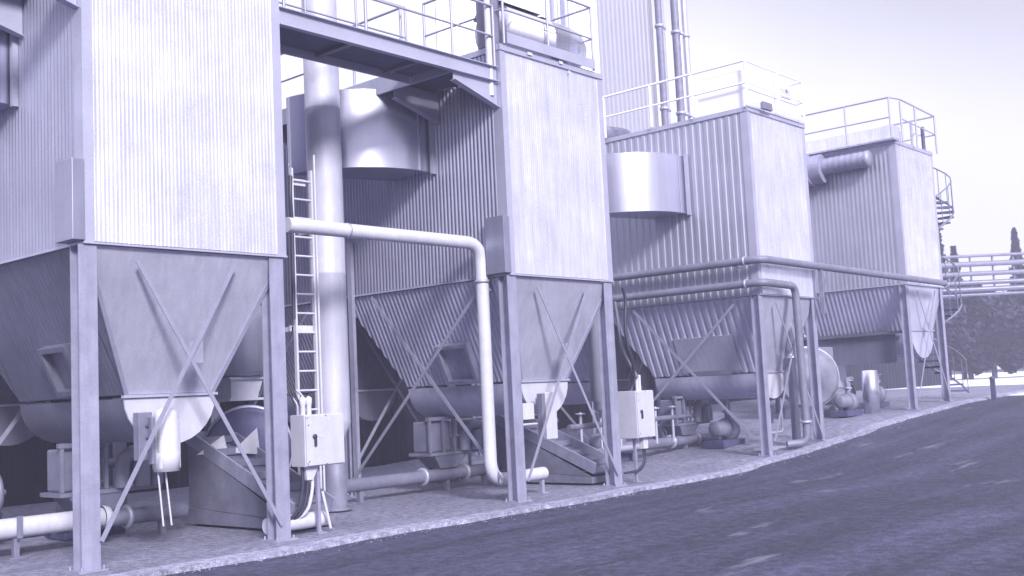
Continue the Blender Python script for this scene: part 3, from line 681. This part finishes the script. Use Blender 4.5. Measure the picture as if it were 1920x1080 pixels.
# left foreground pipe
T = thing('low_pipe', (6.0,14.0,0), 'pale low pipe on a stand at the left picture edge, ending behind the nearest leg', 'pipe')
part(MB().tube([(3.5,13.95,.37),(7.45,13.95,.37)], .125, 18), 'tube', 'white', T)
part(MB().lathe((7.45,13.95,.37),(1,0,0),[(0,.15),(.04,.15),(.1,.13),(.16,.001)],18), 'end_cap', 'white', T)
part(MB().box(6.27,6.34,13.9,13.97,0.02,.245).box(6.2,6.41,13.84,14.03,.002,.02).box(6.27,6.34,13.8,13.82,.25,.52), 'stand', 'machine', T)
T = thing('low_pipe', (9.4,12.1,0), 'short pale pipe stub lying on the pad under the larger control box', 'pipe')
part(MB().tube([(8.75,12.12,.17),(9.66,12.12,.17)], .105, 18), 'tube', 'white', T)
T = thing('low_pipe', (17.8,13.4,0), 'thin level pipe on short posts right of the smaller control box', 'pipe')
part(MB().tube([(16.6,13.6,.48),(19.4,13.6,.48)], .06, 12), 'tube', 'trim', T)
mb = MB()
for xx in (17.3, 18.25): mb.box(xx,xx+.12,13.6,13.7,.01,.43)
part(mb, 'stand', 'machine', T)

# motors and tanks at the left edge and back
def motor(x, y, z, r, L, ax, label, name='electric_motor', g=0.0):
    T = thing(name, (x,y,g), label, 'motor'); a = Vector(ax).normalized()
    pr = [(0,.001),(0,r*.55),(.04,r*.8),(.06,r)]; h = .06
    while h < L-.1: pr += [(h,r),(h+.02,r),(h+.02,r*.92),(h+.04,r*.92)]; h += .04
    pr += [(L-.06,r),(L-.06,r*1.08),(L,r*1.08),(L,.001)]
    part(MB().lathe((x,y,z),ax,pr,24), 'body', 'machine', T)
    part(MB().lathe(Vector((x,y,z))+a*L,ax,[(0,.04),(.15,.04),(.15,.001)],10), 'shaft', 'trim', T)
    c = Vector((x,y,z))+a*L*.5
    part(MB().box(c.x-.2,c.x+.2,c.y-.2,c.y+.2,g+.0,z-r*.9), 'base', 'dark', T)
    part(MB().box(c.x-.1,c.x+.1,c.y-.1,c.y+.1,z+r*.9,z+r+.12), 'terminal_box', 'machine', T, .01)
motor(5.6,15.0,.75,.30,.9,(1,0,0), 'big ribbed motor low in the shade at the left picture edge')
motor(6.2,15.8,.40,.2,.7,(1,.2,0), 'small ribbed motor on the ground in the shade right of the big left motor')
motor(31.6,15.0,1.25,.28,.8,(1,0,0), 'ribbed motor below the farthest silo, right of the shiny upright tube', g=.75)
motor(30.2,14.6,1.15,.26,.7,(1,-.2,0), 'ribbed motor below the farthest silo, left of the shiny upright tube', g=.75)
motor(18.6,16.5,.8,.22,.7,(1,0,0), 'small motor in the shade below the third silo near its left rear leg')
T = thing('hanging_duct', (5.7,15.5,1.0), 'flat grey duct box hanging in the shade at the left picture edge', 'duct')
part(MB().hexa([(5.35,15.2,1.05),(5.95,15.2,1.05),(5.95,15.6,1.05),(5.35,15.6,1.05)],[(5.5,15.2,1.75),(6.2,15.2,1.75),(6.2,15.6,1.75),(5.5,15.6,1.75)]), 'box', 'machine', T, .01)
part(MB().box(5.5,6.2,15.65,15.7,1.0,2.4), 'backing_strut', 'dark', T)
# fan drum and upright tube under the farthest silo
T = thing('fan_housing', (27.8,14.0,.5), 'big round fan casing left of the farthest silo under its hopper', 'fan')
part(MB().lathe((28.6,14.4,1.75),(-.75,-.66,0),[(0,.001),(0,.82),(.3,.82),(.3,.76),(.31,.42),(.45,.36),(.45,.001)],40), 'casing', 'machine', T)
part(MB().lathe((28.5,14.3,1.75),(-.75,-.66,0),[(.0,.82),(.0,.87),(.05,.87),(.05,.82)],40), 'casing_rim', 'trim', T)
part(MB().box(28.2,29.4,13.9,14.9,.45,.95), 'plinth', 'machine', T)
part(MB().box(29.2,31.4,14.5,15.2,1.2,2.6), 'inlet_box', 'sheetmid', T, .02)
T = thing('riser_tube', (29.2,13.0,.6), 'shiny upright tube standing in front of the farthest silo machinery', 'pipe')
part(MB().lathe((29.6,13.0,.62),(0,0,1),[(0,.001),(0,.22),(1.24,.22),(1.25,.2),(1.25,.001)],28), 'tube', 'duct', T)

# ------------------------------------------------------------------ spiral stair behind the farthest silo
T = thing('spiral_stair', (34.35,12.75,.9), 'dark steel spiral stair with curved handrail behind the farthest silo', 'stair')
cx, cy = 34.35, 12.75; g = .9; top = 7.35; nst = 39
part(MB().tube([(cx,cy,g),(cx,cy,top+1.0)], .06, 10), 'centre_post', 'machine', T)
pts = []
for k in range(nst):
    a_ = R(-56 + k*24); z = g+.19*(k+1)
    a2 = a_+R(24)
    p = [(cx+.06*math.cos(a_),cy+.06*math.sin(a_)),(cx+.72*math.cos(a_),cy+.72*math.sin(a_)),(cx+.72*math.cos(a2),cy+.72*math.sin(a2)),(cx+.06*math.cos(a2),cy+.06*math.sin(a2))]
    part(MB().hexa([(x,y,z) for x,y in p],[(x,y,z+.06) for x,y in p]), 'tread', 'dark', T)
    pts.append((cx+.72*math.cos(a_), cy+.72*math.sin(a_), z))
mb = MB().tube([(x,y,z+.95) for x,y,z in pts], .022, 8).tube([(x,y,z-.03) for x,y,z in pts], .03, 8)
part(mb, 'handrail', 'machine', T)
mb = MB()
for x,y,z in pts: mb.tube([(x,y,z),(x,y,z+.95)], .012, 6)
part(mb, 'baluster', 'machine', T)

# ------------------------------------------------------------------ background buildings
T = thing('ribbed_tower', (36.2,25,0), 'tall pale ribbed tower rising out of the frame behind the third silo', 'tower')
mb = MB().corr((34.0,25.0,0), (1,0,0), (0,0,24), (0,4.0), (0,4.0), .30, .05, (0,-1,0), 'trap'); part(mb, 'front_cladding', 'wallbg', T)
part(MB().box(34.0,38.0,25.08,31,0,24).box(37.85,38.02,24.9,25.07,0,24), 'shell', 'wallbg', T)
for k,(xx,yy,rr) in enumerate(((38.05,24.6,.15),(38.35,24.7,.15),(39.3,24.6,.17),(39.62,24.6,.13),(40.05,24.6,.14))):
    T = thing('riser_pipe', (xx,yy,0), ['outermost left, banded riser pipe up the right edge of the pale tower','second riser pipe, touching the banded one at the tower edge','first riser pipe standing clear of the tower against the sky','second of the clear riser pipes against the sky','rightmost of the tall riser pipes against the sky'][k], 'pipe')
    part(MB().tube([(xx,yy,0),(xx,yy,26)], rr, 12), 'tube', 'machine' if k in (0,2) else 'trim', T)
    mb = MB()
    for zz in (9.5,13.0,16.5): mb.lathe((xx,yy,zz),(0,0,1),[(0,rr),(0,rr+.05),(.12,rr+.05),(.12,rr)],12)
    part(mb, 'pipe_band', 'trim', T)
T = thing('process_building', (29,24,0), 'pale ribbed process building behind the second silo and the walkway, faint against the sky', 'building')
mb = MB().corr((24.3,24.0,0), (1,0,0), (0,0,22), (0,8.6), (0,8.6), .5, .05, (0,-1,0), 'trap'); part(mb, 'front_wall', 'wallglare', T)
part(MB().box(24.3,32.9,24.08,25.2,0,22), 'shell', 'wallglare', T)
mb = MB().tube([(30.0,23.7,9),(30.0,23.7,20)], .12, 10).tube([(30.6,23.7,9),(30.6,23.7,20)], .12, 10); part(mb, 'downpipe', 'trim', T)
T = thing('shade_backdrop', (25,22.5,0), 'long dark low shed added to fill the gaps behind the silos with shade', 'backdrop')  # invented dark filler so the gaps between the silos read as shade
mb = MB().corr((3,22.0,0), (1,0,0), (0,0,3.4), (0,56.5), (0,56.5), .4, .03, (0,-1,0), 'trap'); part(mb, 'front_wall', 'shadeback', T)
part(MB().box(3,59.5,22.06,24.0,0,3.4), 'shell', 'shadeback', T)
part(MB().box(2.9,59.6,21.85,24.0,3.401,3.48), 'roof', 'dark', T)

# ------------------------------------------------------------------ bollard, pipe rack, trees
T = thing('short_post', (33.8,11.15,.75), 'short dark post on a foot plate at the far end of the pad edge', 'post')
part(MB().box(33.75,33.87,11.05,11.17,.76,1.45), 'post', 'dark', T)
part(MB().box(33.5,34.1,10.85,11.35,.745,.78), 'foot_plate', 'dark', T)
part(MB().lathe((33.81,11.11,1.45),(0,0,1),[(0,.08),(.05,.08),(.08,.001)],10), 'cap', 'dark', T)

dr = Vector((0.663,-0.747,0)); ctr = Vector((76,25.2,0))
T = thing('pipe_rack', ctr+Vector((0,0,1)), 'distant elevated pipe rack with level pipes above the dark trees at right', 'pipe rack')
for k,(zz,rr) in enumerate(((9.3,.10),(8.75,.18),(8.1,.16),(7.5,.16),(7.05,.18),(6.7,.10))):
    a_ = ctr+dr*-9+Vector((0,0,zz)); b2 = ctr+dr*16+Vector((0,0,zz))
    part(MB().tube([a_,b2], rr, 10), 'pipe', 'machine' if k < 3 else 'sheetdark', T)
for s_ in (-9,-5,12,15):
    p = ctr+dr*s_; part(MB().tube([p+Vector((.3,.3,1)),p+Vector((.3,.3,9.4))], .14, 8), 'post', 'machine', T)
for s_ in (-2,-.5,1,2.4,3.8,5.2):
    p = ctr+dr*s_; part(MB().tube([p+Vector((.1,.1,6.7)),p+Vector((.1,.1,9.35))], .07, 8), 'hanger', 'machine', T)

def tree(x, y, h, r, kind, label, n=1500):
    g = 1.0
    T = thing('conifer_tree' if kind == 'c' else 'broadleaf_tree', (x,y,g), label, 'tree', 'trees beyond the bright yard')
    part(MB().tube([(x,y,g-.2),(x+.1,y,g+h*.5),(x,y+.1,g+h*.95)], [.22,.15,.04] if True else .1, 8), 'trunk', 'bark', T)
    rnd = random.Random(int(x*31+y*17)); mb = MB()
    cl = []
    if kind != 'c':
        for _ in range(26):
            a_ = rnd.uniform(0,6.283); z = rnd.uniform(.06,1)**.8; rr = r*math.sqrt(max(0.05,1-(2*z-1.0)**2))*rnd.uniform(.3,1)
            cl.append((Vector((x+rr*math.cos(a_), y+rr*math.sin(a_), g+.1+z*(h-.5))), rnd.uniform(.5,1.0)))
    for i in range(n):
        if kind == 'c':
            z = rnd.random()**1.3; rad = r*(1-z)*(0.55+.45*((z*14) % 1)); a_ = rnd.uniform(0,6.283)
            p = Vector((x+rad*math.cos(a_)*rnd.uniform(.5,1), y+rad*math.sin(a_)*rnd.uniform(.5,1), g+.8+z*(h-.8)))
        else:
            c, rr = rnd.choice(cl); d = Vector((rnd.gauss(0,1),rnd.gauss(0,1),rnd.gauss(0,1))).normalized(); p = c+d*rr*rnd.uniform(.5,1.1)
        s_ = rnd.uniform(.12,.28); u = Vector((rnd.gauss(0,1),rnd.gauss(0,1),rnd.gauss(0,1))).normalized(); v = u.orthogonal().normalized()
        mb.add([p-u*s_-v*s_*.5, p+u*s_-v*s_*.5, p+u*s_*.7+v*s_*.6, p-u*s_*.7+v*s_*.6], [(0,1,2,3)])
    part(mb, 'crown', 'leaf' if rnd.random() < .6 else 'leaf2', T)
c0 = Vector((86,28.6,0))
desc = ['leftmost broad tree, mostly behind the farthest silo leg','broad dark tree right of the spiral stair foot','broad dark tree directly behind the short post','broad dark tree right of the short post','broad dark tree near the right picture edge','broad dark tree cut by the right picture edge']
for k, s_ in enumerate((-4.2,-1.4,1.2,3.6,6.0,8.6)):
    p = c0+dr*s_+Vector((random.uniform(-1,1),random.uniform(-.5,.5),0)); tree(p.x, p.y, 6.9+.3*math.sin(k*2), 2.5, 'b', desc[k], 7500)
for k,(s_,h,l) in enumerate(((-1.3,12.6,'tall narrow conifer just right of the farthest silo'),(-.1,10.6,'shorter conifer right of the tall narrow one, beside the pipe rack'),(4.9,11.8,'conifer at the right picture edge above the pipe rack'))):
    p = c0+dr*s_+Vector((4,3,0)); tree(p.x, p.y, h, 2.1, 'c', l, 3000)

# ------------------------------------------------------------------ pumps and valves crowded under the silos
def pump(x, y, g, s_, seed, label):
    rn = random.Random(seed)
    T = thing('pump_unit', (x,y,g), label, 'pump')
    part(MB().box(x-.45*s_,x+.45*s_,y-.25*s_,y+.25*s_,g+.01,g+.16*s_), 'skid', 'dark', T, .01)
    part(MB().lathe((x-.40*s_,y,g+.40*s_),(1,0,0),[(0,.001),(0,.12*s_),(.05*s_,.17*s_),(.35*s_,.17*s_),(.37*s_,.20*s_),(.40*s_,.20*s_),(.42*s_,.06*s_),(.5*s_,.06*s_)],20), 'motor', 'machine', T)
    part(MB().lathe((x+.10*s_,y,g+.38*s_),(1,0,0),[(0,.06*s_),(0,.22*s_),(.06*s_,.26*s_),(.16*s_,.26*s_),(.22*s_,.2*s_),(.22*s_,.001)],22), 'volute', 'machine', T)
    part(MB().tube([(x+.2*s_,y,g+.6*s_),(x+.2*s_,y,g+1.0*s_),(x+.2*s_-rn.choice((-1,1))*.5*s_,y+.1,g+1.0*s_)], .07*s_, 12, .15), 'outlet_pipe', 'machine', T)
    part(MB().lathe((x+.2*s_,y,g+.74*s_),(0,0,1),[(0,.07*s_),(0,.12*s_),(.04*s_,.12*s_),(.04*s_,.07*s_)],16), 'flange', 'trim', T)
    part(MB().tube([(x-.1*s_,y-.2,g+.7*s_),(x-.1*s_,y-.2,g+.95*s_)], .02, 8).lathe((x-.1*s_,y-.2,g+.95*s_),(0,0,1),[(0,.02),(0,.09*s_),(.02,.09*s_),(.02,.02)],16), 'hand_wheel', 'trim', T)
pump(5.7, 15.2, 0, .9, 1, 'pump on its skid left of the nearest front leg, behind the low pale pipe')
pump(7.9, 15.2, 0, 1.0, 2, 'pump in the shade under the hopper right of the nearest front leg')
pump(17.6, 15.0, 0, 1.1, 3, 'pump behind the thin level pipe right of the smaller control box')
pump(20.3, 15.2, .05, 1.2, 4, 'pump in the deep shade under the left half of the third silo hopper')
pump(23.2, 13.9, .2, 1.1, 5, 'pump with outlet pipe just behind the left leg of the third silo')
pump(28.6, 13.3, .65, 1.0, 6, 'pump left of the shiny upright tube, in front of the round fan casing')
pump(31.2, 13.6, .78, 1.0, 7, 'pump right of the shiny upright tube beside the farthest silo left leg')
pump(32.2, 15.2, .82, 1.1, 8, 'pump seen between the two front legs of the farthest silo')
T = thing('valve_manifold', (19.5,14.6,0), 'row of upright valves on a level pipe in the shade under the third silo', 'valves')
part(MB().tube([(18.2,14.6,.95),(23.0,14.6,.98)], .06, 10), 'header_pipe', 'machine', T)
for k in range(6):
    xx = 18.6+.7*k
    part(MB().tube([(xx,14.6,.4),(xx,14.6,1.25)], .035, 8).lathe((xx,14.6,1.2),(0,0,1),[(0,.03),(0,.11),(.03,.11),(.03,.03)],14), 'valve', 'trim', T)
T = thing('cable_tray', (16.0,15.2,0), 'level frame of thin rails behind the drive housing of the second silo', 'frame')
for zz in (.95, 1.25): part(MB().tube([(14.9,15.3,zz),(18.0,15.3,zz)], .025, 8), 'rail', 'trim', T)
for xx in (15.2,15.9,16.6,17.3): part(MB().tube([(xx,15.3,.1),(xx,15.3,1.26)], .03, 8), 'upright', 'trim', T)

# loose grit swept against the pad edge
rn = random.Random(5); mb = MB()
for _ in range(1500):
    x = rn.uniform(4,36); y = edge_y(x)-abs(rn.gauss(0,.16))-.02 if rn.random() < .7 else edge_y(x)+rn.random()**2*3
    z = zt(x)+(-.05 if y < edge_y(x)-.05 else .004); q_ = rn.uniform(.006,.022)
    v = [Vector((x,y,z))+Vector((rn.uniform(-1,1),rn.uniform(-1,1),rn.uniform(0,.9)))*q_ for _ in range(5)]
    mb.add(v, [(0,1,2),(0,2,3),(0,3,4),(1,2,4),(2,3,4),(0,1,4)])
o = mb.build('grit', M['kerb']); o['kind'] = 'stuff'; o['label'] = 'loose pale grit scattered along the concrete pad edge'; o['category'] = 'grit'

# ------------------------------------------------------------------ haze
mb = MB().box(-30, 140, -90, 95, -1.3, 27.5)
hm = bpy.data.materials.new('haze'); hm.use_nodes = True; ht = hm.node_tree; ht.nodes.clear()
ho = ht.nodes.new('ShaderNodeOutputMaterial'); hv = ht.nodes.new('ShaderNodeVolumePrincipled')
hv.inputs['Color'].default_value = (0.72, 0.71, 1.0, 1); hv.inputs['Density'].default_value = 0.0034; hv.inputs['Anisotropy'].default_value = 0.0
ht.links.new(hv.outputs[0], ho.inputs['Volume'])
o = mb.build('haze', hm); o['kind'] = 'stuff'; o['label'] = 'thin pale violet haze over the whole plant yard'; o['category'] = 'haze'
